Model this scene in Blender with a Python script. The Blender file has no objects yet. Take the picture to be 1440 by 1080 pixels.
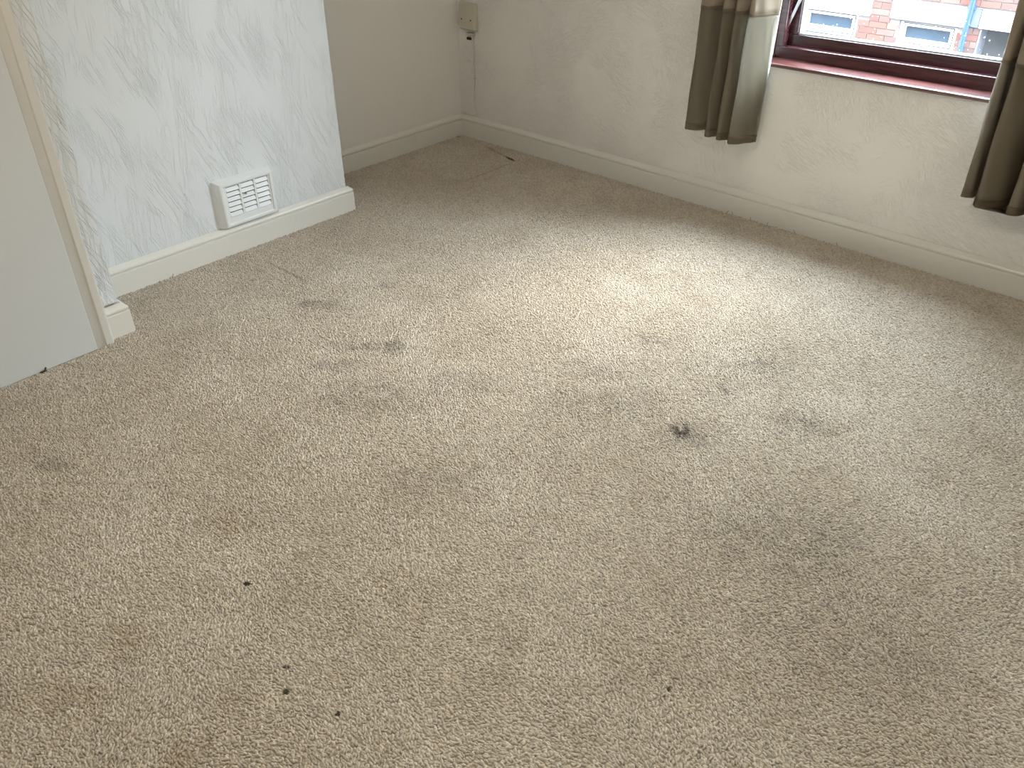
import bpy, bmesh, math, random
import numpy as np
from mathutils import Vector, Matrix, Euler

random.seed(7)
C = bpy.context.scene.collection
SC = bpy.context.scene

# ---------------------------------------------------------------- camera
cam = bpy.data.cameras.new('camera')
cam.sensor_fit = 'HORIZONTAL'; cam.sensor_width = 36.0; cam.lens = 1210.1 / 1440 * 36
cam.clip_start = 0.05; cam.clip_end = 200
co = bpy.data.objects.new('camera', cam); C.objects.link(co)
yaw, pitch, roll = -0.7485, -0.5902, -0.00897
f = Vector((math.cos(pitch) * math.sin(yaw), math.cos(pitch) * math.cos(yaw), math.sin(pitch)))
r = f.cross(Vector((0, 0, 1))).normalized(); u = r.cross(f)
r2 = r * math.cos(roll) + u * math.sin(roll); u2 = -r * math.sin(roll) + u * math.cos(roll)
m = Matrix((r2, u2, -f)).transposed().to_4x4(); m.translation = Vector((3.62771, -3.49506, 1.60211))
co.matrix_world = m
SC.camera = co

# ---------------------------------------------------------------- light, exposure
SC.view_settings.view_transform = 'Standard'
SC.view_settings.look = 'None'
SC.view_settings.gamma = 1.0
SC.view_settings.use_curve_mapping = False
SC.view_settings.exposure = 0.0
GLARE = 0.52      # hazy brightness around the veiled sun
CLOUD = 65.0
FILL_LAMP = 34.0
SUN_TURN = 22.0

w = bpy.data.worlds.new('overcast_sky'); SC.world = w; w.use_nodes = True
nt = w.node_tree; nt.nodes.clear()
sk = nt.nodes.new('ShaderNodeTexSky'); sk.sky_type = 'NISHITA'; sk.sun_disc = False
sk.sun_elevation = math.radians(46); sk.sun_rotation = math.radians(SUN_TURN); sk.altitude = 0
sk.air_density = 1.0; sk.dust_density = 10.0; sk.ozone_density = 1.0
bg = nt.nodes.new('ShaderNodeBackground'); wo = nt.nodes.new('ShaderNodeOutputWorld')
nt.links.new(sk.outputs[0], bg.inputs[0]); bg.inputs[1].default_value = GLARE
# veil of even cloud, three times as bright overhead as at the horizon
tc = nt.nodes.new('ShaderNodeTexCoord'); sp = nt.nodes.new('ShaderNodeSeparateXYZ'); rp = nt.nodes.new('ShaderNodeValToRGB')
e = rp.color_ramp.elements
e[0].position = 0.0; e[0].color = (.29, .325, .37, 1); e[1].position = 1.0; e[1].color = (.80, .91, 1.0, 1)
bg2 = nt.nodes.new('ShaderNodeBackground'); ads = nt.nodes.new('ShaderNodeAddShader')
nt.links.new(tc.outputs['Generated'], sp.inputs[0]); nt.links.new(sp.outputs['Z'], rp.inputs[0]); nt.links.new(rp.outputs[0], bg2.inputs[0])
bg2.inputs[1].default_value = CLOUD
nt.links.new(bg.outputs[0], ads.inputs[0]); nt.links.new(bg2.outputs[0], ads.inputs[1]); nt.links.new(ads.outputs[0], wo.inputs[0])

pl = bpy.data.lights.new('window_portal', 'AREA'); pl.shape = 'RECTANGLE'; pl.size = 1.05; pl.size_y = 1.3
pl.cycles.is_portal = True
po = bpy.data.objects.new('window_portal', pl); C.objects.link(po)
po.location = (2.35, .285, 1.32); po.rotation_euler = (-math.pi / 2, 0, 0)

# ---------------------------------------------------------------- mesh helpers
class MB:
    def __init__(s): s.v = []; s.f = []
    def box(s, x0, x1, y0, y1, z0, z1, fn=None):
        b = len(s.v)
        for p in ((x0, y0, z0), (x1, y0, z0), (x1, y1, z0), (x0, y1, z0), (x0, y0, z1), (x1, y0, z1), (x1, y1, z1), (x0, y1, z1)):
            s.v.append(fn(p) if fn else p)
        for q in ((0, 3, 2, 1), (4, 5, 6, 7), (0, 1, 5, 4), (1, 2, 6, 5), (2, 3, 7, 6), (3, 0, 4, 7)):
            s.f.append(tuple(b + i for i in q))
        return s
    def loft(s, rings, cap=True, close=True):
        b = len(s.v); n = len(rings[0])
        for rg in rings: s.v += [tuple(p) for p in rg]
        for i in range(len(rings) - 1):
            for j in range(n if close else n - 1):
                k = (j + 1) % n
                s.f.append((b + i * n + j, b + i * n + k, b + (i + 1) * n + k, b + (i + 1) * n + j))
        if cap and close:
            s.f.append(tuple(b + j for j in reversed(range(n))))
            s.f.append(tuple(b + (len(rings) - 1) * n + j for j in range(n)))
        return s
    def tube(s, pts, rad, n=8):
        rings = []
        for i, p in enumerate(pts):
            p = Vector(p); a = Vector(pts[max(0, i - 1)]); c = Vector(pts[min(len(pts) - 1, i + 1)])
            t = (c - a).normalized()
            q = t.cross(Vector((0, 1, 0.01)));
            if q.length < .05: q = t.cross(Vector((1, 0, 0)))
            q.normalize(); w_ = t.cross(q)
            rings.append([p + (q * math.cos(2 * math.pi * k / n) + w_ * math.sin(2 * math.pi * k / n)) * rad for k in range(n)])
        return s.loft(rings)
    def build(s, name, mat, parent=None, bevel=0, seg=2, smooth=False, origin=None):
        me = bpy.data.meshes.new(name)
        bm = bmesh.new()
        vs = [bm.verts.new(p) for p in s.v]
        for q in s.f:
            try: bm.faces.new([vs[i] for i in q])
            except ValueError: pass
        bmesh.ops.recalc_face_normals(bm, faces=bm.faces)
        if bevel:
            eds = [ed for ed in bm.edges if len(ed.link_faces) == 2 and ed.calc_face_angle(0) > .5]
            bmesh.ops.bevel(bm, geom=eds, offset=bevel, segments=seg, profile=.5, affect='EDGES', clamp_overlap=True)
        if smooth:
            for q in bm.faces: q.smooth = True
        bm.to_mesh(me); bm.free()
        o = bpy.data.objects.new(name, me); C.objects.link(o)
        if mat: me.materials.append(mat)
        if parent: o.parent = parent
        return o

def tag(o, label=None, cat=None, group=None, kind=None):
    if label: o['label'] = label
    if cat: o['category'] = cat
    if group: o['group'] = group
    if kind: o['kind'] = kind
    return o
def empty(name, loc=(0, 0, 0)):
    o = bpy.data.objects.new(name, None); C.objects.link(o); o.location = loc; o.empty_display_size = .1
    return o
def shift(mb, d):
    mb.v = [(p[0] - d[0], p[1] - d[1], p[2] - d[2]) for p in mb.v]; return mb

# ---------------------------------------------------------------- material helpers
class Mat:
    def __init__(s, name, color, rough=.6, spec=.5, metal=0):
        s.m = bpy.data.materials.new(name); s.m.use_nodes = True
        s.t = s.m.node_tree; s.b = s.t.nodes['Principled BSDF']; s.o = s.t.nodes['Material Output']
        s.b.inputs['Base Color'].default_value = (*color, 1); s.b.inputs['Roughness'].default_value = rough
        s.b.inputs['Specular IOR Level'].default_value = spec; s.b.inputs['Metallic'].default_value = metal
    def n(s, kind, **kw):
        x = s.t.nodes.new('ShaderNode' + kind)
        for k, v in kw.items():
            if k.startswith('i_'): x.inputs[k[2:].replace('_', ' ')].default_value = v
            else: setattr(x, k, v)
        return x
    def l(s, a, b): s.t.links.new(a, b)
    def coord(s): return s.n('TexCoord').outputs['Object']
    def mapping(s, v, scale=(1, 1, 1), rot=(0, 0, 0), loc=(0, 0, 0)):
        x = s.n('Mapping', vector_type='TEXTURE'); x.inputs['Scale'].default_value = tuple(1 / q for q in scale); x.inputs['Rotation'].default_value = rot; x.inputs['Location'].default_value = loc
        s.l(v, x.inputs[0]); return x.outputs[0]
    def noise(s, v, scale, detail=3, rough=.5, dist=0):
        x = s.n('TexNoise', i_Scale=scale, i_Detail=detail, i_Roughness=rough, i_Distortion=dist); s.l(v, x.inputs['Vector']); return x.outputs['Fac']
    def math(s, op, a, b=0.0, c=None):
        x = s.n('Math', operation=op)
        for i, q in enumerate((a, b, c)):
            if q is None: continue
            if isinstance(q, (int, float)): x.inputs[i].default_value = q
            else: s.l(q, x.inputs[i])
        return x.outputs[0]
    def rng(s, v, a, b, c=0.0, d=1.0, smooth=True):
        x = s.n('MapRange', interpolation_type='SMOOTHSTEP' if smooth else 'LINEAR')
        for k, q in zip(('From Min', 'From Max', 'To Min', 'To Max'), (a, b, c, d)): x.inputs[k].default_value = q
        s.l(v, x.inputs['Value']); return x.outputs['Result']
    def mix(s, fac, a, b, mode='MIX'):
        x = s.n('Mix', data_type='RGBA', blend_type=mode)
        for i, q in ((0, fac), (6, a), (7, b)):
            if isinstance(q, tuple): x.inputs[i].default_value = (*q, 1)
            elif isinstance(q, (int, float)): x.inputs[i].default_value = q
            else: s.l(q, x.inputs[i])
        return x.outputs[2]
    def bump(s, h, strength=.3, dist=.01, prev=None):
        x = s.n('Bump', i_Strength=strength, i_Distance=dist); s.l(h, x.inputs['Height'])
        if prev: s.l(prev, x.inputs['Normal'])
        return x.outputs[0]
    def color(s, c): s.l(c, s.b.inputs['Base Color'])
    def normal(s, n): s.l(n, s.b.inputs['Normal'])

# ---- carpet
def carpet_material(name, pile):
    M = Mat(name, (.42, .33, .24), 1.0, .03)
    v = M.n('NewGeometry').outputs['Position']
    col = M.mix(M.rng(M.noise(v, 1.3, 4, .6), .32, .68), (.54, .475, .39), (.605, .54, .455))
    col = M.mix(M.rng(M.noise(v, 4.5, 4, .6, .4), .45, .75, 0, .45), col, (.45, .385, .305))
    col = M.mix(M.rng(M.noise(v, 9, 3, .6), .52, .8, 0, .35), col, (.435, .35, .25))
    # trodden-in marks, plus creases with their shade drawn as thin lines, each with its own place, size and depth of colour: x, y, rx, ry, rot, strength, colour
    grey = (.225, .195, .16); brown = (.385, .30, .205); dark = (.05, .038, .028)
    marks = [(1.07, -1.84, .13, .05, .5, .55, grey), (1.15, -1.55, .035, .02, .4, .7, grey), (1.42, -1.96, .13, .045, .6, .5, grey),
             (1.53, -1.86, .08, .05, .2, .6, grey), (1.46, -2.08, .12, .05, .6, .45, grey), (1.68, -2.13, .22, .12, .6, .4, grey),
             (2.16, -1.67, .045, .022, .8, .75, brown), (2.57, -1.585, .045, .03, .7, .95, dark), (2.60, -1.60, .13, .08, .7, .5, grey),
             (2.54, -1.30, .05, .012, -.6, .55, grey), (2.2, -1.19, .10, .05, .5, .35, grey), (1.9, -2.76, .10, .06, .5, .45, brown),
             (2.119, -2.845, .012, .008, .4, 1.0, dark), (1.29, -2.97, .09, .05, .4, .5, grey), (2.4, -2.6, .11, .06, .6, .4, brown),
             (3.03, -1.81, .34, .2, .6, .38, grey), (2.455, -2.964, .010, .008, 0, .9, dark), (2.40, -2.926, .009, .006, .5, .7, dark),
             (2.582, -2.923, .007, .008, .0, .95, dark), (3.066, -2.397, .007, .006, .2, .9, dark), (2.43, -3.18, .08, .05, .5, .6, brown),
             (2.13, -3.29, .14, .08, .4, .4, brown), (2.06, -3.13, .14, .07, .4, .35, brown), (.0, -.045, .02, .014, .2, .9, dark),
             (2.59, -1.09, .12, .07, .5, .4, grey), (1.86, -1.87, .2, .1, .6, .3, grey), (2.83, -1.31, .12, .08, .3, .35, grey),
             (2.30, -1.62, .25, .12, .7, .3, grey), (3.3, -2.0, .3, .2, .5, .25, grey), (2.15, -1.5, .2, .08, .6, .3, grey),
             (.36, -.09, .17, .012, -.25, .75, brown), (.50, -.125, .05, .012, -.25, .9, dark), (.55, -.36, .012, .2, 0, .5, brown),
             (.75, -1.757, .18, .009, 0, .45, grey), (2.2, -2.25, .18, .1, .7, .3, grey)]
    warp = M.n('TexNoise', i_Scale=22.0, i_Detail=3.0); M.l(v, warp.inputs['Vector'])
    wv = M.n('VectorMath', operation='MULTIPLY_ADD'); M.l(warp.outputs['Color'], wv.inputs[0])
    wv.inputs[1].default_value = (.16, .16, 0); wv.inputs[2].default_value = (-.08, -.08, 0)
    ad = M.n('VectorMath', operation='ADD'); M.l(v, ad.inputs[0]); M.l(wv.outputs[0], ad.inputs[1])
    patch = M.rng(M.noise(v, 16, 4, .65), .36, .62, .25, 1.0)
    for (x, y, rx, ry, ro, st, c) in marks:
        big = min(rx, ry) > .018
        mp = M.n('Mapping', vector_type='TEXTURE'); mp.inputs['Location'].default_value = (x, y, 0)
        mp.inputs['Rotation'].default_value = (0, 0, ro); mp.inputs['Scale'].default_value = (rx, ry, 1)
        M.l(ad.outputs[0] if big else v, mp.inputs[0])
        ln = M.n('VectorMath', operation='LENGTH'); M.l(mp.outputs[0], ln.inputs[0])
        k = M.rng(ln.outputs['Value'], .25 if big else .6, 1.15, st, 0)
        if big: k = M.math('MULTIPLY', k, patch)
        col = M.mix(k, col, c)
    if pile:      # every tuft a little different in dye
        oi = M.n('ObjectInfo'); k = M.rng(oi.outputs['Random'], 0, 1, .78, 1.14, False)
        g = M.n('CombineColor'); [M.l(k, g.inputs[i]) for i in range(3)]
        col = M.mix(1.0, col, g.outputs[0], 'MULTIPLY')
    M.color(col)
    M.b.inputs['Sheen Weight'].default_value = .15; M.b.inputs['Sheen Roughness'].default_value = .6
    return M.m

# ---- wall papers (object coordinates = room coordinates)
WALL = (.825, .80, .755)
def plain_wall(name='wall_paint', col=WALL, st=.12):
    M = Mat(name, col, .75, .25); v = M.coord()
    M.normal(M.bump(M.noise(v, 28, 4, .6), st, .006)); return M.m
def swirl_wall():
    M = Mat('combed_plaster_paint', WALL, .62, .3); v = M.coord()
    h = None
    for ang, sd, ms in ((.5, 0.0, 3.1), (1.25, 4.0, 3.7), (-.35, 9.0, 3.3)):
        n = M.noise(M.mapping(v, (24, 24, 95), (0, ang, 0), (sd, sd, sd)), 1.0, 2, .5, 1.3)
        mk = M.rng(M.noise(M.mapping(v, (1, 1, 1), (0, 0, 0), (sd, 0, sd)), ms, 2), .46, .62)
        k = M.math('MULTIPLY', M.rng(n, .42, .68), mk)
        h = k if h is None else M.math('ADD', h, k)
    h = M.math('MULTIPLY', h, .9)
    h = M.math('ADD', h, M.math('MULTIPLY', M.noise(v, 60, 3), .25))
    M.normal(M.bump(h, .55, .006)); return M.m
def feather_paper(name='embossed_wallpaper', st=.6, lo=.40, hi=.58):
    M = Mat(name, (.765, .79, .805), .6, .3); v = M.coord()
    hs = None
    for ang, seed in ((.40, 0.0), (-.06, 5.3)):
        vm = M.mapping(v, (6, 62, 5), (ang, 0, 0), (seed, seed, seed))
        n = M.noise(vm, 1.0, 2, .5, .25)
        rd = M.rng(M.math('ABSOLUTE', M.math('SUBTRACT', n, .5)), 0, .045, 1, 0)
        mk = M.rng(M.noise(M.mapping(v, (9, 9, 5), (ang, 0, 0), (seed * 2, 0, 0)), 1.0, 1), lo, hi)
        k = M.math('MULTIPLY', rd, mk)
        hs = k if hs is None else M.math('ADD', hs, M.math('MULTIPLY', k, .7))
    M.normal(M.bump(hs, st, .005)); return M.m
def gloss(name, col, rough=.32, wear=True):
    M = Mat(name, col, rough, .5); v = M.coord()
    if wear:
        c = M.mix(M.rng(M.noise(v, 9, 4, .6), .6, .8, 0, .35), col, tuple(q * .78 for q in col)); M.color(c)
    M.normal(M.bump(M.noise(v, 35, 3), .05, .004)); return M.m
def plastic(name, col, rough=.4):
    return Mat(name, col, rough, .5).m
def wood(name, dark, light, rough, axis=(1, 14, 14)):
    M = Mat(name, dark, rough, .5); v = M.coord()
    n = M.noise(M.mapping(v, axis), 5, 4, .6, .6)
    M.color(M.mix(M.rng(n, .35, .7), dark, light))
    M.normal(M.bump(n, .08, .002)); return M.m
def cloth(name, col, trans, tint):
    M = Mat(name, col, .85, .2); v = M.coord()
    n = M.noise(M.mapping(v, (1, 1, .25)), 300, 2); n2 = M.noise(M.mapping(v, (1, 1, .15)), 14, 3)
    c = M.mix(M.rng(n2, .35, .7), tuple(q * .86 for q in col), tuple(q * 1.1 for q in col)); M.color(c)
    M.normal(M.bump(n2, .35, .008, M.bump(n, .25, .001)))
    t = M.n('BsdfTranslucent'); t.inputs[0].default_value = (*tint, 1)
    mx = M.n('MixShader'); mx.inputs[0].default_value = trans
    M.l(M.b.outputs[0], mx.inputs[1]); M.l(t.outputs[0], mx.inputs[2]); M.l(mx.outputs[0], M.o.inputs[0]); return M.m
def clear_glass(name, dirt=.0):
    M = Mat(name, (1, 1, 1)); M.t.nodes.remove(M.b)
    tr = M.n('BsdfTransparent'); tr.inputs[0].default_value = (.93, .96, .97, 1)
    gl = M.n('BsdfGlossy'); gl.inputs['Roughness'].default_value = .02
    fr = M.n('Fresnel', i_IOR=1.45); mx = M.n('MixShader')
    ge = M.n('NewGeometry'); M.l(M.math('MULTIPLY', fr.outputs[0], M.math('SUBTRACT', 1.0, ge.outputs['Backfacing'])), mx.inputs[0]); M.l(tr.outputs[0], mx.inputs[1]); M.l(gl.outputs[0], mx.inputs[2])
    out = mx.outputs[0]
    if dirt:
        tl = M.n('BsdfTranslucent'); tl.inputs[0].default_value = (.82, .9, 1, 1)
        v = M.coord(); k = M.rng(M.noise(v, 7, 4, .6), .3, .75, dirt * .5, dirt * 1.5)
        m2 = M.n('MixShader'); M.l(k, m2.inputs[0]); M.l(out, m2.inputs[1]); M.l(tl.outputs[0], m2.inputs[2]); out = m2.outputs[0]
    M.l(out, M.o.inputs[0]); return M.m

M_carpet = carpet_material('carpet_backing', False); M_pile = carpet_material('carpet_pile', True)
M_wall = plain_wall(); M_swirl = swirl_wall(); M_feather = feather_paper(); M_feather2 = feather_paper('rough_embossed_wallpaper', .75, .22, .44)
M_ceil = plain_wall('ceiling_paint', (.82, .82, .80), .05)
M_skirt = gloss('cream_gloss_paint', (.75, .73, .675))
M_arch = gloss('aged_cream_gloss_paint', (.68, .665, .615))
M_door = gloss('white_door_paint', (.655, .68, .685), .4, False)
M_vent = plastic('white_vent_plastic', (.80, .82, .82), .35)
M_dark = plastic('dark_void', (.03, .03, .03), .9)
M_frame = wood('mahogany_frame', (.040, .014, .018), (.085, .030, .032), .22)
M_sill = wood('mahogany_sill', (.070, .020, .020), (.12, .034, .028), .28, (1.5, 10, 10))
M_sill.node_tree.nodes['Principled BSDF'].inputs['Coat Weight'].default_value = 1.0
M_sill.node_tree.nodes['Principled BSDF'].inputs['Coat Roughness'].default_value = .22
M_bead = plastic('sky_lit_bead', (.55, .62, .66), .3)  # bead's highlight from the sky put into its pale blue base colour
M_steel = Mat('stay_steel', (.62, .64, .66), .3, .5, 1.0).m
M_glass = clear_glass('window_glass', .004)
M_glint = plastic('raindrop_glint', (.85, .9, .95), .5)  # raindrops, their sky glint put into a flat white base colour
M_taupe = cloth('taupe_cloth', (.135, .106, .068), .60, (.95, .92, .87))
M_band = cloth('pale_band_cloth', (.36, .30, .23), .32, (.68, .60, .50))
M_lining = cloth('white_lining', (.72, .72, .68), .75, (.90, .93, .92))
M_dim_lining = cloth('dim_lining', (.70, .70, .66), .08, (.85, .87, .86))  # copy of the white lining, made near opaque to stop the window glow
M_box = plastic('ivory_plastic', (.55, .51, .42), .45)
M_cable = plastic('white_cable', (.70, .66, .56), .5)
M_black = plastic('black_plastic', (.015, .012, .01), .5)

# ---------------------------------------------------------------- room shell
WX, WY = -.022, .022           # faces of the alcove wall and of the window wall
CX, CE = .404, -1.164          # chimney breast face and its edge
SX, SE = .706, -2.44           # cupboard front face and its edge
EX, EY, CZ = 4.35, -4.35, 2.45 # far faces of the room
GZ = -2.75                     # street level
OX0, OX1, OZ0, OZ1 = 1.835, 2.806, .692, 1.95   # window opening
TH = .26

def cells(mb, xs, zs, y0, y1, skip):
    for i in range(len(xs) - 1):
        for j in range(len(zs) - 1):
            cxm, czm = (xs[i] + xs[i + 1]) / 2, (zs[j] + zs[j + 1]) / 2
            if any(a < cxm < b and c < czm < d for (a, b, c, d) in skip): continue
            mb.box(xs[i], xs[i + 1], y0, y1, zs[j], zs[j + 1])
    return mb

o = MB().box(WX - .3, EX + .3, EY - .3, WY + .05, -.18, 0).build('floor', M_carpet)
tag(o, 'worn beige loop pile carpet covering the whole floor', 'floor', kind='structure')
floor_ob = o
o = MB().box(WX - .3, EX + .3, EY - .3, WY + .05, CZ, CZ + .15).build('ceiling', M_ceil)
tag(o, 'plain white painted ceiling', 'ceiling', kind='structure')
o = cells(MB(), [WX - .3, OX0, OX1, EX + .3], [-.18, OZ0, OZ1, CZ + .15], WY, WY + TH, [(OX0, OX1, OZ0, OZ1)]).build('wall_north', M_swirl)
tag(o, 'off white wall with combed texture around the window', 'wall', kind='structure')
o = MB().box(WX - .3, WX, CE - .05, WY + TH, -.18, CZ + .1).build('wall_west', M_wall)
tag(o, 'plain off white alcove wall beside the chimney breast', 'wall', kind='structure')
o = MB().box(WX - .3, CX, SE - .3, CE, -.18, CZ + .1).build('wall_chimney', M_feather, bevel=.006)
tag(o, 'white chimney breast with streaky embossed wallpaper', 'wall', kind='structure')
DY0, DY1, DZ = -3.35, -2.571, 1.98
mb = MB().box(CX - .1, SX, DY1 - .01, SE, -.18, CZ + .1)
mb.box(CX - .1, SX, EY, DY0 + .01, -.18, CZ + .1).box(CX - .1, SX, DY0, DY1, DZ - .01, CZ + .1)
o = mb.build('wall_cupboard', M_feather2, bevel=.004)
tag(o, 'narrow wallpapered wall strip beside the cupboard door', 'wall', kind='structure')
# the strip's paper has come loose at its foot and curls outward
def paper_curl():
    mb = MB(); rows = []
    for i in range(9):
        t = i / 8; z = .128 + .055 * t
        out = .0015 + .011 * (1 - t) ** 2
        rows.append([(SX + out * (1 - .75 * abs(s_ - .45) ** 1.2), SE - .003 - .062 * s_, z + .006 * math.sin(s_ * 3.1) * (1 - t)) for s_ in (0, .2, .4, .6, .8, 1)])
    back = [[(p[0] - .0012, p[1], p[2]) for p in rw] for rw in rows]
    mb.loft([a + b[::-1] for a, b in zip(rows, back)])
    return mb
paper_curl().build('loose_paper', M_feather2, o, smooth=True)
o = MB().box(EX, EX + .2, EY, WY, -.18, CZ + .1).build('wall_east', M_wall)
tag(o, 'plain off white wall opposite the chimney breast', 'wall', kind='structure')
o = MB().box(WX - .3, EX + .2, EY - .2, EY, -.18, CZ + .1).build('wall_south', M_wall)
tag(o, 'plain off white wall opposite the window', 'wall', kind='structure')

# carpet pile: short twisted loops standing in rows, leaning this way and that where feet have pressed them
def carpet_pile():
    rng = np.random.default_rng(4); dx, dy = .0076, .0055
    xs = np.arange(.0, EX, dx); ys = np.arange(EY, .022, dy)
    X, Y = np.meshgrid(xs, ys); X[1::2] += dx * .5
    X = X.ravel(); Y = Y.ravel(); n = len(X)
    X = X + rng.normal(0, dx * .26, n); Y = Y + rng.normal(0, dy * .26, n)
    keep = ~(((X < CX + .0205) & (Y > SE - .1) & (Y < CE + .0205)) | ((X < SX + .046) & (Y < DY1 + .07)) | ((X < SX + .0205) & (Y < SE + .0125)) | ((X < .757) & (Y < DY1 + .002)))
    keep &= (Y < -.001) & (X > .001)
    keep &= ~((X > 3.95) & (Y < -2.2)) & ~((X < 1.4) & (Y < -3.55))      # behind the camera and past its left
    X, Y = X[keep], Y[keep]; n = len(X)
    # slow drift of the lean
    A = np.zeros(n); B = np.zeros(n)
    for k in range(14):
        fx, fy = rng.normal(0, 5.0, 2); ph, p2 = rng.uniform(0, 6.28, 2)
        A += np.sin(fx * X + fy * Y + ph) / 3.2; B += np.sin(fy * 1.7 * X - fx * 1.7 * Y + p2) / 3.2
    rot = np.empty((n, 3), np.float32)
    rot[:, 0] = rng.normal(0, .22, n)
    rot[:, 1] = .30 + .22 * A + rng.normal(0, .22, n)
    rot[:, 2] = -.10 + .35 * B + rng.normal(0, .50, n)
    sc = np.empty((n, 3), np.float32); q = rng.uniform(.82, 1.18, n)
    sc[:, 0] = .0056 * q; sc[:, 1] = .0030 * rng.uniform(.85, 1.15, n); sc[:, 2] = .0050 * q
    co_ = np.stack([X, Y, .0012 + rng.normal(0, .0009, n)], 1).astype(np.float32)
    me = bpy.data.meshes.new('carpet_pile'); me.vertices.add(n); me.vertices.foreach_set('co', co_.ravel())
    for nm, arr in (('turn', rot), ('size', sc)):
        at = me.attributes.new(nm, 'FLOAT_VECTOR', 'POINT'); at.data.foreach_set('vector', arr.ravel())
    me.materials.append(M_pile)
    ob = bpy.data.objects.new('carpet_pile', me); C.objects.link(ob); ob.parent = floor_ob; ob['kind'] = 'stuff'
    g = bpy.data.node_groups.new('tufts', 'GeometryNodeTree')
    g.interface.new_socket('Geometry', in_out='INPUT', socket_type='NodeSocketGeometry'); g.interface.new_socket('Geometry', in_out='OUTPUT', socket_type='NodeSocketGeometry')
    N = lambda t: g.nodes.new(t)
    gi, go, ip, ic, sm, ss = N('NodeGroupInput'), N('NodeGroupOutput'), N('GeometryNodeInstanceOnPoints'), N('GeometryNodeMeshIcoSphere'), N('GeometryNodeSetMaterial'), N('GeometryNodeSetShadeSmooth')
    ic.inputs['Radius'].default_value = 1.0; ic.inputs['Subdivisions'].default_value = 2; sm.inputs['Material'].default_value = M_pile
    a1, a2, er = N('GeometryNodeInputNamedAttribute'), N('GeometryNodeInputNamedAttribute'), N('FunctionNodeEulerToRotation')
    for a, nm in ((a1, 'turn'), (a2, 'size')): a.data_type = 'FLOAT_VECTOR'; a.inputs['Name'].default_value = nm
    L = g.links.new
    L(gi.outputs[0], ip.inputs['Points']); L(ic.outputs['Mesh'], ss.inputs['Geometry']); L(ss.outputs[0], sm.inputs['Geometry']); L(sm.outputs[0], ip.inputs['Instance'])
    L(a1.outputs[0], er.inputs[0]); L(er.outputs[0], ip.inputs['Rotation']); L(a2.outputs[0], ip.inputs['Scale']); L(ip.outputs[0], go.inputs[0])
    md = ob.modifiers.new('tufts', 'NODES'); md.node_group = g
    print('tufts', n)
carpet_pile()

# skirting boards: profile swept along a path at floor level, mitred at corners (d = outward from the wall)
PROF = [(0, 0), (.0235, 0), (.0235, .0925), (.0165, .0940), (.0165, .0965), (.0225, .0985), (.0225, .1055), (.0195, .1105), (.012, .1165), (.006, .122), (.0030, .1245), (.0024, .116), (0, .116)]
def skirting(name, pts, closed_ends=True):
    """pts run along the wall faces; the room lies to the right of the direction of travel"""
    P = [Vector(p) for p in pts]; rings = []
    for i, p in enumerate(P):
        dirs = []
        if i > 0: dirs.append((P[i] - P[i - 1]).normalized())
        if i < len(P) - 1: dirs.append((P[i + 1] - P[i]).normalized())
        ns = [Vector((d.y, -d.x)) for d in dirs]
        n = ns[0] if len(ns) == 1 else (ns[0] + ns[1]) / (1 + ns[0].dot(ns[1]))
        rings.append([(p.x + n.x * d, p.y + n.y * d, z) for d, z in PROF])
    mb = MB().loft(rings)
    o = mb.build(name, M_skirt, bevel=.0012, seg=1)
    return o
o = skirting('baseboard_north', [(WX + .0, WY), (EX, WY)]); tag(o, 'cream skirting board below the window', 'skirting board', kind='structure')
o = skirting('baseboard_west', [(CX, SE), (CX, CE), (WX, CE), (WX, WY)])
tag(o, 'cream skirting board around the chimney breast and alcove', 'skirting board', kind='structure')
o = skirting('baseboard_cupboard', [(SX, -2.507), (SX, SE), (CX, SE)])
tag(o, 'short cream skirting piece at the foot of the wallpapered strip', 'skirting board', kind='structure')

# cupboard door and its architrave
d1 = empty('door_1', (0, 0, 0)); tag(d1, 'plain flat white cupboard door', 'door', kind='structure')
MB().box(.715, .757, DY0 + .003, DY1 - .002, .006, DZ).build('door_leaf', M_door, d1, bevel=.003)
APROF = [(.0, .0), (.0, .024), (.004, .030), (.030, .040), (.034, .044), (.058, .044), (.064, .038), (.064, 0)]   # (away from the door, proud of the wall)
tr = []
for (yy, zz, sy, sz) in ((DY1, 0, 1, 0), (DY1, DZ, 1, 1), (DY0, DZ, -1, 1), (DY0, 0, -1, 0)):
    tr.append([(SX + p, yy + sy * a, zz + sz * a) for a, p in APROF])
o = MB().loft(tr).build('trim_1', M_arch, bevel=.0015, seg=1)
tag(o, 'aged cream moulded architrave around the cupboard door', 'door trim', kind='structure')

# ---------------------------------------------------------------- window
def tilt(p): return (p[0], p[1], p[2] + .0150 * (p[0] - 2.3))
def tilt2(p): return (p[0], p[1], p[2] + .0105 * (p[0] - 2.3))
win = empty('window_1', (2.35, .1, .7)); W0 = (2.35, .1, .7)
tag(win, 'mahogany framed top hung window with a deep red sill', 'window', kind='structure')
def wpart(name, mb, mat, parent=win, bevel=.003, seg=2):
    if parent is win: shift(mb, W0)
    return mb.build(name, mat, parent, bevel=bevel, seg=seg)
FX0, FX1, FZ1 = 1.838, 2.803, 1.945
FB = .7115
mb = MB().box(FX0, FX1, .1, .175, FB - .013, FB + .046, tilt)
mb.box(FX0, FX0 + .036, .1, .175, FB + .046, FZ1 - .04, tilt).box(FX1 - .036, FX1, .1, .175, FB + .046, FZ1 - .04, tilt)
mb.box(FX0, FX1, .1, .175, FZ1 - .04, FZ1, tilt)
mb.box(FX0 + .036, FX1 - .036, .155, .175, FB + .046, FB + .058, tilt)
wpart('window_frame', mb, M_frame)
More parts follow.
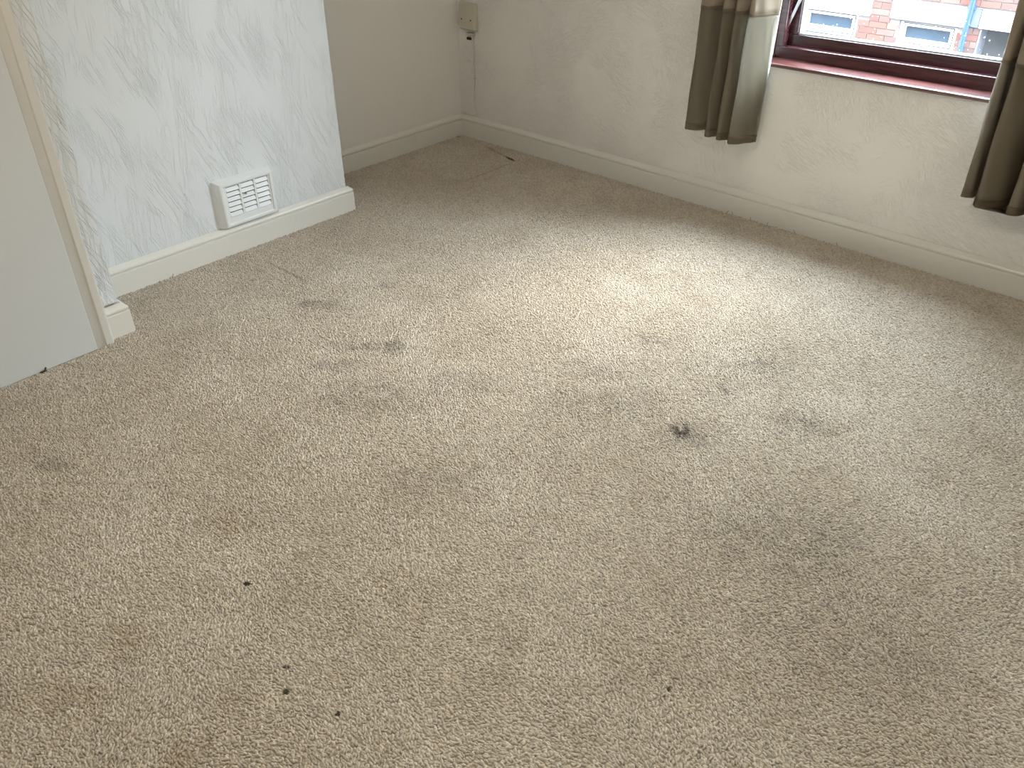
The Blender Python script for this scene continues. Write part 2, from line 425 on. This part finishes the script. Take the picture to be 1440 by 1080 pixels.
# sash: hung from its head, standing a little open at the foot
SZ0, SZ1 = FB + .044, FZ1 - .03
def sash(p):
    k = max(0, (SZ1 - p[2]) / (SZ1 - SZ0))
    return tilt((p[0], p[1] + .032 * k, p[2]))
sx0, sx1 = FX0 + .030, FX1 - .030
mb = MB().box(sx0, sx1, .115, .165, SZ0, SZ0 + .046, sash)
mb.box(sx0, sx0 + .043, .115, .165, SZ0 + .046, SZ1 - .05, sash).box(sx1 - .043, sx1, .115, .165, SZ0 + .046, SZ1 - .05, sash)
mb.box(sx0, sx1, .115, .165, SZ1 - .05, SZ1, sash)
so = wpart('sash', mb, M_frame)
gx0, gx1, gz0, gz1 = sx0 + .043, sx1 - .043, SZ0 + .046, SZ1 - .05
mb = MB()
for (a, b, c, d) in ((gx0, gx1, gz0, gz0 + .007), (gx0, gx1, gz1 - .007, gz1), (gx0, gx0 + .007, gz0 + .007, gz1 - .007), (gx1 - .007, gx1, gz0 + .007, gz1 - .007)):
    mb.box(a, b, .122, .158, c, d, sash)
shift(mb, W0).build('glazing_bead', M_bead, so, bevel=.001, seg=1)
mb = MB().box(gx0 + .004, gx1 - .004, .138, .142, gz0 + .004, gz1 - .004, sash)
shift(mb, W0).build('pane', M_glass, so)
mb = MB(); rs = random.Random(3)
for k in range(70):
    px = rs.uniform(gx0 + .02, gx1 - .02); pz = gz0 + .015 + abs(rs.gauss(0, .075))
    if rs.random() < .45: px = rs.uniform(2.45, 2.78)
    s_ = rs.uniform(.0008, .0026); c = Vector((px, .1372, pz))
    ring = lambda q, yy: [sash((c.x + q * math.cos(a), yy, c.z + 1.25 * q * math.sin(a))) for a in [i * math.pi / 3 for i in range(6)]]
    mb.loft([ring(s_, .1378), ring(s_ * .8, .1372), ring(s_ * .3, .1368)])
ob = shift(mb, W0).build('raindrops', M_glint, so, smooth=True); ob['kind'] = 'stuff'
# friction stay
mb = MB(); a, b = Vector((1.871, .118, .822)), Vector((1.925, .135, 1.00))
d = (b - a).normalized(); sd = Vector((1, 0, 0)) * .0065
ring = lambda p, k: [p - sd * k + Vector((0, -.002, 0)), p + sd * k + Vector((0, -.002, 0)), p + sd * k + Vector((0, .002, 0)), p - sd * k + Vector((0, .002, 0))]
mb.loft([ring(a, .35), ring(a + d * .02, .9), ring(a + d * .09, 1), ring(b, 1.1)])
wpart('friction_stay', mb, M_steel, bevel=.0006, seg=1)
# sill board with a rounded nose
ws = []
SP = [(.105, .0), (-.004, .0), (-.0095, .003), (-.011, .008), (-.0085, .0135), (-.003, .0165), (.105, .0165)]
mb = MB().loft([[tilt2((x, y, .6935 + z)) for y, z in SP] for x in (1.80, 2.86)])
wpart('window_sill', mb, M_sill, bevel=.001, seg=1)
mb = MB().box(1.8365, 1.8495, .022, .1, .7105, .7205, tilt2); wpart('sill_end_strip', mb, M_sill, bevel=.002)

# ---------------------------------------------------------------- vent
def vent():
    y0, y1, z0, z1, dep = -1.838, -1.556, .1262, .330, .034
    V0 = (CX, (y0 + y1) / 2, z0)
    t = empty('air_vent', V0)
    tag(t, 'white plastic louvred air vent low on the chimney breast', 'air vent')
    iy0, iy1, iz0, iz1 = -1.790, -1.588, .170, .300        # louvre field
    fy0, fy1, fz0, fz1 = y0 + .022, y1 - .014, z0 + .006, z1 - .014
    R = lambda x, a, b, c, d_: [(x, a, c), (x, b, c), (x, b, d_), (x, a, d_)]
    mb = MB()
    rings = [R(CX - .002, y0, y1, z0, z1), R(CX + dep * .45, y0 + .006, y1 - .004, z0 + .001, z1 - .004), R(CX + dep * .92, fy0 - .004, fy1 + .003, fz0 - .003, fz1 + .003),
             R(CX + dep, fy0, fy1, fz0, fz1), R(CX + dep, fy0 + .010, fy1 - .010, fz0 + .010, fz1 - .010),
             R(CX + dep - .005, fy0 + .013, fy1 - .013, fz0 + .013, fz1 - .013), R(CX + dep - .005, iy0, iy1, iz0, iz1), R(CX + .004, iy0, iy1, iz0, iz1)]
    mb.loft(rings, cap=False)
    shift(mb, V0).build('frame', M_vent, t, bevel=.0015)
    mb = MB().box(CX + .001, CX + .004, iy0, iy1, iz0, iz1); shift(mb, V0).build('back_plate', M_dark, t)
    L = iy1 - iy0; bw = .010; cw = (L - 2 * bw) / 3
    for k in (1, 2):
        a = iy0 + k * cw + (k - 1) * bw
        mb = MB().box(CX + .004, CX + dep - .0045, a, a + bw, iz0, iz1); shift(mb, V0).build('mullion', M_vent, t, bevel=.001)
    pit = (iz1 - iz0) / 6
    sl = MB()
    sl.loft([[(-.007, y, pit * .28), (.001, y, -pit * .42), (.003, y, -pit * .40), (-.005, y, pit * .31)] for y in (-cw / 2 + .0005, cw / 2 - .0005)])
    first = None
    for j in range(6):
        for k in range(3):
            loc = (CX + dep - .0065 - V0[0], iy0 + k * (cw + bw) + cw / 2 - V0[1], iz0 + (j + .5) * pit - V0[2])
            if first is None: ob = first = sl.build('slat', M_vent, t, bevel=.0004, seg=1)
            else: ob = first.copy(); C.objects.link(ob); ob.parent = t
            ob.location = loc
    mb = MB().tube([(CX + dep - .006, iy0 + L * .43, iz0 + .082), (CX + dep + .001, iy0 + L * .43, iz0 + .082)], .0035); shift(mb, V0).build('screw', M_steel, t)
    mb = MB(); mb.tube([(CX + dep - .012, y1 - .012, z0 + .006), (CX + dep - .002, y1 - .012, z0 + .006)], .004); shift(mb, V0).build('screw', M_steel, t)
vent()

# ---------------------------------------------------------------- junction box and its cable
def junction_box():
    B0 = (.07, WY, .58); t = empty('junction_box', B0)
    tag(t, 'small ivory tapered junction box on the wall in the room corner', 'junction box')
    rg = lambda y, x0, x1, z0, z1, c: [(x0 + c, y, z0), (x1 - .004, y, z0), (x1, y, z0 + .006), (x1, y, z1 - .004), (x1 - .004, y, z1), (x0 + .004, y, z1), (x0, y, z1 - .004), (x0, y, z0 + c)]
    def wedge(p):   # shallow at the top, deep at the bottom
        k = (p[2] - .58) / .15
        return (p[0], WY + (p[1]) * (1.25 - .75 * k), p[2])
    rings = [rg(0, .0, .136, .594, .733, .022), rg(-.022, .002, .134, .596, .732, .022), rg(-.030, .007, .129, .602, .727, .022)]
    mb = MB().loft([[wedge(p) for p in q] for q in rings]); shift(mb, B0).build('cover', M_box, t, bevel=.0025, seg=1)
    for (x, z) in ((.035, .648), (.105, .648)):
        k = (z - .58) / .15; y = WY - .030 * (1.25 - .75 * k)
        mb = MB().tube([(x, y + .003, z), (x, y - .0015, z)], .0045); shift(mb, B0).build('screw', M_black, t)
    mb = MB().box(.062, .112, WY - .03, WY + .001, .566, .582); shift(mb, B0).build('cable_entry', M_box, t, bevel=.004)
    mb = MB().box(.052, .082, WY - .012, WY + .001, .541, .554); shift(mb, B0).build('dark_hole', M_black, t, bevel=.003)  # hole below the box, its darkness given as a black block
    P = [(.094, WY - .01, .568), (.095, WY - .005, .50), (.097, WY - .004, .39), (.1, WY - .004, .34), (.094, WY - .004, .26), (.094, WY - .005, .21), (.107, WY - .005, .16), (.105, WY - .008, .136), (.08, WY - .012, .131), (.03, WY - .012, .132), (-.008, WY - .01, .131)]
    Q = []
    for i in range(len(P) - 1):
        p0, p1, p2, p3 = [Vector(P[max(0, min(len(P) - 1, i + k))]) for k in (-1, 0, 1, 2)]
        for s_ in range(5):
            x = s_ / 5
            Q.append(.5 * (2 * p1 + (p2 - p0) * x + (2 * p0 - 5 * p1 + 4 * p2 - p3) * x * x + (3 * p1 - p0 - 3 * p2 + p3) * x ** 3))
    Q.append(Vector(P[-1]))
    cb = empty('cable', (.1, WY, .13)); tag(cb, 'thin pale cable running down the wall to the corner skirting', 'cable')
    shift(MB().tube(Q, .0032, 6), (.1, WY, .13)).build('cord', M_cable, cb, smooth=True)
    for (x, z) in ((.1, .34), (.094, .225), (.107, .165)):
        shift(MB().box(x - .006, x + .006, WY - .009, WY + .001, z - .004, z + .004), (.1, WY, .13)).build('clip', M_cable, cb, bevel=.0015)
junction_box()

# ---------------------------------------------------------------- curtains
def smooth_path(P, n=8):
    Q = []
    for i in range(len(P) - 1):
        p0, p1, p2, p3 = [Vector(P[max(0, min(len(P) - 1, i + k))]) for k in (-1, 0, 1, 2)]
        for s_ in range(n):
            x = s_ / n
            Q.append(.5 * (2 * p1 + (p2 - p0) * x + (2 * p0 - 5 * p1 + 4 * p2 - p3) * x * x + (3 * p1 - p0 - 3 * p2 + p3) * x ** 3))
    Q.append(Vector(P[-1])); return Q
def curtain(label, plan, zb, seam, hem, lean, lining, ztop=2.04):
    path = smooth_path([(a, b, 0) for a, b in plan])
    # even arc length so that the folds shade smoothly
    mid = sum(p.x for p in path) / len(path); B0 = (mid, -.09, zb)
    t = empty('curtain', B0); tag(t, label, 'curtain', 'taupe curtains at the window')
    rs = random.Random(int(mid * 100))
    def sheet(name, z0, z1, off, mat, thick, nz, xtra=0.0, parent=t):
        rings = []
        for j in range(nz + 1):
            z = z0 + (z1 - z0) * j / nz; A = []; Bk = []
            for i, p in enumerate(path):
                a = path[max(0, i - 1)]; b = path[min(len(path) - 1, i + 1)]
                tn = (b - a).normalized(); nr = Vector((tn.y, -tn.x, 0))     # towards the room
                wob = .0016 * math.sin(z * 19 + i * .5)
                q = p + nr * (off + wob)
                if i == 0: q = q - tn * xtra
                if i == len(path) - 1: q = q + tn * xtra
                fall = max(0, 1 - (z - zb) / .25) if z0 < zb + .1 else 0
                zz = z + hem(p.x) * fall; q = q + Vector((lean * (z - zb), 0, 0))
                A.append((q.x, q.y, zz)); k = q - nr * thick; Bk.append((k.x, k.y, zz))
            rings.append(A + Bk[::-1])
        mb = MB().loft(rings); return shift(mb, B0).build(name, mat, parent, smooth=True)
    lo = sheet('lower_panel', zb, seam, .0, M_taupe, .0015, 24)
    up = sheet('upper_panel', seam - .002, ztop, .001, M_band, .0015, 46); up['label'] = 'paler upper cloth above the seam'
    sheet('seam_fold', seam - .006, seam + .004, .0022, M_taupe, .002, 2)
    li = sheet('lining', zb + .022, ztop, -.0065, lining, .001, 46, .004); li['label'] = 'white lining at the back'
    sheet('hem', zb - .0005, zb + .032, .0016, M_taupe, .0012, 3, parent=lo)
    return t
planL = [(1.552, -.060), (1.560, -.098), (1.585, -.112), (1.618, -.098), (1.650, -.050), (1.662, -.022), (1.670, -.060), (1.673, -.112), (1.692, -.116), (1.712, -.088), (1.724, -.034), (1.732, -.070), (1.735, -.118),
         (1.755, -.122), (1.776, -.092), (1.790, -.034), (1.798, -.080), (1.802, -.130), (1.822, -.138), (1.842, -.116), (1.862, -.080), (1.878, -.050), (1.888, -.040)]
planR = [(2.796, -.058), (2.786, -.078), (2.792, -.104), (2.815, -.100), (2.826, -.062), (2.834, -.022), (2.839, -.070), (2.843, -.122), (2.868, -.134), (2.912, -.108), (2.936, -.058), (2.948, -.022), (2.956, -.076), (2.960, -.126), (2.985, -.128),
         (3.010, -.084), (3.022, -.028), (3.030, -.085), (3.040, -.118), (3.075, -.110), (3.10, -.06), (3.115, -.09), (3.14, -.11), (3.165, -.07)]
curtain('two tone taupe curtain nearer the room corner, one edge lit pale by the window', planL, .383, .905, lambda x: .004 if x < 1.67 else -.006, .037, M_lining)
planR = [(a - .007, b) for a, b in planR]
curtain('dark taupe curtain covering the sill end farther from the room corner', planR, .364, .868, lambda x: .016 * max(0, min(1, (2.84 - x) / .03)), .0, M_dim_lining)
# pole above the frame
pole = empty('curtain_pole', (2.35, -.09, 2.08)); tag(pole, 'dark wooden curtain pole fixed above the window', 'curtain pole')
P0 = (2.35, -.09, 2.08)
shift(MB().tube([(1.45, -.09, 2.055), (3.28, -.09, 2.055)], .014, 12), P0).build('rod', M_frame, pole, smooth=True)
for x in (1.5, 3.22):
    shift(MB().box(x - .01, x + .01, -.09, WY + .002, 2.045, 2.065), P0).build('bracket', M_frame, pole, bevel=.003)
for x in (1.44, 3.29):
    s_ = 1 if x > 2 else -1
    shift(MB().tube([(x - s_ * .012, -.09, 2.055), (x, -.09, 2.055), (x + s_ * .02, -.09, 2.055)], .022, 12), P0).build('finial', M_frame, pole, bevel=.006)

# ---------------------------------------------------------------- carpet edge: frayed threads along the skirting
mb = MB(); rs = random.Random(11)
for k in range(46):
    if k < 26: x = rs.uniform(1.75, 2.35); y = -.003; dx, dy = 1, 0
    elif k < 40: x = .4295; y = rs.uniform(-2.3, -1.3); dx, dy = 0, 1
    else: x = .759; y = -2.771 + rs.uniform(-.012, .012); dx, dy = 0, 1
    hgt = rs.uniform(.003, .009) if rs.random() < .75 else .018
    l_ = rs.uniform(-.012, .012)
    mb.tube([(x, y, -.001), (x + dx * l_ * .5 + (1 - dx) * .002, y + dy * l_ * .5 - (1 - dy) * .002, hgt * .7), (x + dx * l_, y + dy * l_, hgt)], .0009 if k < 40 else .003, 4)
M_thread = plastic('brown_thread', (.07, .045, .025), .9)
o = mb.build('carpet_fringe', M_thread); tag(o, 'frayed dark carpet threads standing up along the skirting and door foot', 'carpet threads', kind='stuff')

# ---------------------------------------------------------------- across the street
def brick_wall_mat():
    M = Mat('brickwork', (.3, .12, .08), .85, .2); v = M.coord()
    b = M.n('TexBrick', offset=.5, i_Scale=1.0); b.inputs['Brick Width'].default_value = .225; b.inputs['Row Height'].default_value = .075
    b.inputs['Mortar Size'].default_value = .008
    b.inputs['Color1'].default_value = (.12, .042, .03, 1); b.inputs['Color2'].default_value = (.08, .04, .034, 1); b.inputs['Mortar'].default_value = (.14, .12, .11, 1)
    sx = M.n('SeparateXYZ'); M.l(v, sx.inputs[0]); cb = M.n('CombineXYZ'); M.l(sx.outputs[0], cb.inputs[0]); M.l(sx.outputs[2], cb.inputs[1])
    M.l(cb.outputs[0], b.inputs['Vector']); M.color(b.outputs['Color']); return M.m
def brick_mat():
    M = Mat('weathered_brick', (.3, .13, .09), .85, .2)
    oi = M.n('ObjectInfo'); rr = M.n('ValToRGB'); M.l(oi.outputs['Random'], rr.inputs[0])
    el = rr.color_ramp.elements; el[0].color = (.10, .026, .018, 1); el[1].color = (.062, .034, .031, 1)
    for p, c in ((.3, (.11, .04, .025)), (.55, (.075, .041, .034)), (.75, (.12, .066, .048))):
        x = el.new(p); x.color = (*c, 1)
    v = M.coord(); n = M.noise(v, 25, 4, .6)
    M.color(M.mix(M.rng(n, .4, .75, 0, .5), rr.outputs[0], (.15, .125, .11))); M.normal(M.bump(n, .4, .005)); return M.m
M_bw, M_brick = brick_wall_mat(), brick_mat()
M_mortar = plain_wall('mortar', (.15, .13, .115), .3)
M_lintel = plastic('white_masonry_paint', (.80, .81, .80), .6)
M_pvc = plastic('white_window_plastic', (.82, .84, .85), .3)
M_blue = plastic('blue_gloss_paint', (.012, .04, .20), .3)
M_pane = Mat('street_glass', (.025, .04, .055), .15, .25).m
M_net = plastic('net_curtain', (.07, .092, .10), .8)
M_shade_line = plastic('window_shade_line', (.022, .026, .03), .7)  # near-black colour for the painted shade around the house windows
M_lintel_grey = plastic('grey_blue_masonry_paint', (.075, .095, .105), .6)
M_slate = plastic('roof_slate', (.09, .09, .10), .6)
M_road = plain_wall('asphalt', (.07, .07, .075), .3)
M_pave = plain_wall('paving', (.24, .23, .21), .2)
M_leaf = Mat('ivy_leaf', (.035, .06, .035), .6, .4).m

o = MB().box(-14, 16, 1.8, 6.4, GZ - .2, GZ).build('street', M_road); tag(o, 'dark asphalt street below the window', 'street', kind='structure')
o = MB().box(-14, 16, 6.4, 8.0, GZ - .2, GZ + .1).build('pavement', M_pave); tag(o, 'grey pavement in front of the brick houses', 'pavement', kind='structure')
o = cells(MB(), [-8, WX - .3, EX + .3, 10], [GZ - .2, -.18, CZ + .15, 5.8], WY + .01, WY + TH + .002, [(WX - .3, EX + .3, -.18, CZ + .15)])
o = o.build('wall_outside', M_bw); tag(o, 'brick street front around this room, unseen storeys added above as sky shade', 'wall', kind='structure')  # upper storeys are unseen, added to cut skylight on the house opposite

HY = 8.0; H0 = (0, HY, GZ + .1)
house = empty('terraced_house', H0)
tag(house, 'red brick terraced house across the street with white lintels and windows', 'house')
def hp(name, mb, mat, parent=house, bevel=.004, seg=1): return shift(mb, H0).build(name, mat, parent, bevel=bevel, seg=seg)
W1, W2 = (-1.765, -1.025, -2.0, -.60), (-.500, .192, -2.0, -.60)     # x0 x1 z0 z1
DOOR = (.44, 1.36, GZ + .1, -.575)
L1, L2, L3a, L3 = (-1.885, -.880, -.60, -.375), (-.620, .292, -.585, -.372), (.318, .408, -.572, -.375), (.420, 1.40, -.572, -.372)
UP = [(-1.765, -1.025, .75, 2.1), (-.5, .192, .75, 2.1)]
opens = [W1, W2, DOOR] + UP
BX0, BX1, BZ0, BZ1 = -2.10, 1.15, -1.10, -.05
xs = sorted({-7.0, 9.0, BX0, BX1, *[q for a in opens for q in a[:2]]}); zs = sorted({GZ + .1, 3.2, BZ0, BZ1, *[q for a in opens for q in a[2:]]})
mb = cells(MB(), xs, zs, HY, HY + .25, opens + [(BX0, BX1, BZ0, BZ1)]); hp('wall', mb, M_bw, bevel=0)
mb = MB(); xs2 = [x for x in xs if BX0 <= x <= BX1]; zs2 = [z for z in zs if BZ0 <= z <= BZ1]
cells(mb, xs2, zs2, HY + .010, HY + .25, opens); hp('mortar_bed', mb, M_mortar, bevel=0)
# single bricks where the photo shows them
block = opens + [L1, L2, L3a, L3]
base = None; row = 0; z = BZ0
nb = 0
rs = random.Random(5)
while z + .075 <= BZ1 + .001:
    x = BX0 - (.1125 if row % 2 else 0)
    while x < BX1:
        segs = [(max(x, BX0), min(x + .215, BX1))]
        for (a, b, c, d_) in block:
            if c < z + .070 and d_ > z + .005:
                ns = []
                for (p, q) in segs:
                    if b <= p or a >= q: ns.append((p, q))
                    else:
                        if a - p > .03: ns.append((p, a - .004))
                        if q - b > .03: ns.append((b + .004, q))
                segs = ns
        for (p, q) in segs:
            if q - p < .03: continue
            if base is None:
                ob = base = MB().box(-.5, .5, 0, .03, -.5, .5).build('brick', M_brick, house)
            else:
                ob = base.copy(); C.objects.link(ob); ob.parent = house
            ob.scale = (q - p, 1, .066)
            ob.location = ((p + q) / 2, -.002 + rs.uniform(-.003, .003), z + .0375 - H0[2]); nb += 1
        x += .225
    z += .075; row += 1
def lintel(q):
    x0, x1, z0, z1 = q
    return hp('lintel', MB().box(x0, x1, HY - .025, HY + .2, z0, z1), M_lintel, bevel=.006)
for q in (L1, L2, L3): lintel(q)
hp('lintel', MB().box(L3a[0], L3a[1], HY - .020, HY + .2, L3a[2], L3a[3]), M_lintel_grey, bevel=.006)['label'] = 'grey blue lintel end beside the downpipe'
hp('lead_flashing', MB().box(L2[0] - .01, L3[1], HY - .018, HY + .02, -.371, -.362), M_slate, bevel=.002)
def house_window(q, net):
    x0, x1, z0, z1 = q; yf = HY + .05
    mb = MB().box(x0, x0 + .05, yf, yf + .07, z0, z1).box(x1 - .05, x1, yf, yf + .07, z0, z1)
    mb.box(x0 + .05, x1 - .05, yf, yf + .07, z1 - .03, z1).box(x0 + .05, x1 - .05, yf, yf + .07, z0, z0 + .05)
    mb.box(x0 + .05, x1 - .05, yf, yf + .07, z1 - .285, z1 - .245)
    fr = hp('window', mb, M_pvc, bevel=.005)
    def sub(name, mb, mat, bevel=.003):
        shift(mb, H0); ob = mb.build(name, mat, fr, bevel=bevel, seg=1); return ob
    a, b, c, d_ = x0 + .05, x1 - .05, z1 - .245, z1 - .03
    mb = MB().box(a, a + .028, yf - .012, yf + .05, c, d_).box(b - .028, b, yf - .012, yf + .05, c, d_).box(a + .028, b - .028, yf - .012, yf + .05, c, c + .05).box(a + .028, b - .028, yf - .012, yf + .05, d_ - .028, d_)
    sub('fanlight_sash', mb, M_pvc)
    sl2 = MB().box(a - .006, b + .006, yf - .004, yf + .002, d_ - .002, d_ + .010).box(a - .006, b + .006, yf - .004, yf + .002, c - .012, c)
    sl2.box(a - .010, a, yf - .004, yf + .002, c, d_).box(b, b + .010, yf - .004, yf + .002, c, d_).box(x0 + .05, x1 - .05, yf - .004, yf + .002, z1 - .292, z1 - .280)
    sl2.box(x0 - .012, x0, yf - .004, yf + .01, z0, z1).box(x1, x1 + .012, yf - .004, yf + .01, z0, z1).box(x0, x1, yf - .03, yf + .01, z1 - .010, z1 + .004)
    sub('shade_line', sl2, M_shade_line, 0)  # dark strips standing in for shadow lines around frame and fanlight
    sub('pane', MB().box(a + .02, b - .02, yf + .02, yf + .026, c + .02, d_ - .02), M_pane, 0)
    sub('pane', MB().box(a, b, yf + .02, yf + .026, z0 + .04, z1 - .28), M_net if net else M_pane, 0)
    hp('sill', MB().box(x0 - .06, x1 + .06, HY - .05, HY + .1, z0 - .07, z0), M_lintel, bevel=.006)
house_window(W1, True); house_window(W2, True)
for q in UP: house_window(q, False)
# dark doorway under the third lintel
mb = MB().box(DOOR[0], DOOR[0] + .02, HY, HY + .9, DOOR[2], DOOR[3]).box(DOOR[1] - .02, DOOR[1], HY, HY + .9, DOOR[2], DOOR[3]).box(DOOR[0], DOOR[1], HY + .9, HY + .95, DOOR[2], DOOR[3]).box(DOOR[0], DOOR[1], HY + .2, HY + .9, DOOR[3], DOOR[3] + .05)
hp('passage', mb, M_slate, bevel=0)['label'] = 'dark open passage under the lintel'
# downpipe
mb = MB().tube([(.300, HY - .06, 3.0), (.300, HY - .06, GZ + .12)], .032, 12); dp = hp('downpipe', mb, M_blue, bevel=0)
for z in (1.8, -.36, -2.2):
    mb = MB().box(.258, .342, HY - .075, HY + .002, z - .02, z + .02); shift(mb, H0).build('pipe_bracket', M_blue, dp, bevel=.004)
mb = MB().loft([[(x, HY - .3, 3.1), (x, HY + 3.2, 5.0), (x, HY + 3.2, 5.1), (x, HY - .3, 3.2)] for x in (-7.2, 9.2)]); hp('roof', mb, M_slate, bevel=0)
mb = MB().box(-7, 9, HY + .25, HY + 6, GZ + .1, 3.15); hp('rear_block', mb, M_dark, bevel=0)
# ---------------------------------------------------------------- unseen fill lamp added above the frame to brighten the room
lamp = empty('added_fill_lamp', (2.55, -2.7, CZ)); tag(lamp, 'unseen fill lamp added overhead to brighten the room', 'fill lamp')
MB().tube([(0, 0, 0), (0, 0, -.02), (0, 0, -.03)], .05, 16).build('fill_lamp_rose', M_vent, lamp, bevel=.004)
MB().tube([(0, 0, -.02), (0, 0, -.2)], .004, 6).build('fill_lamp_flex', M_cable, lamp)
bm_l = bpy.data.lights.new('fill_bulb', 'POINT'); bm_l.energy = FILL_LAMP; bm_l.shadow_soft_size = .12; bm_l.color = (1, .90, .73)
bo = bpy.data.objects.new('fill_bulb', bm_l); C.objects.link(bo); bo.parent = lamp; bo.location = (0, 0, -.3)
print('bricks', nb)
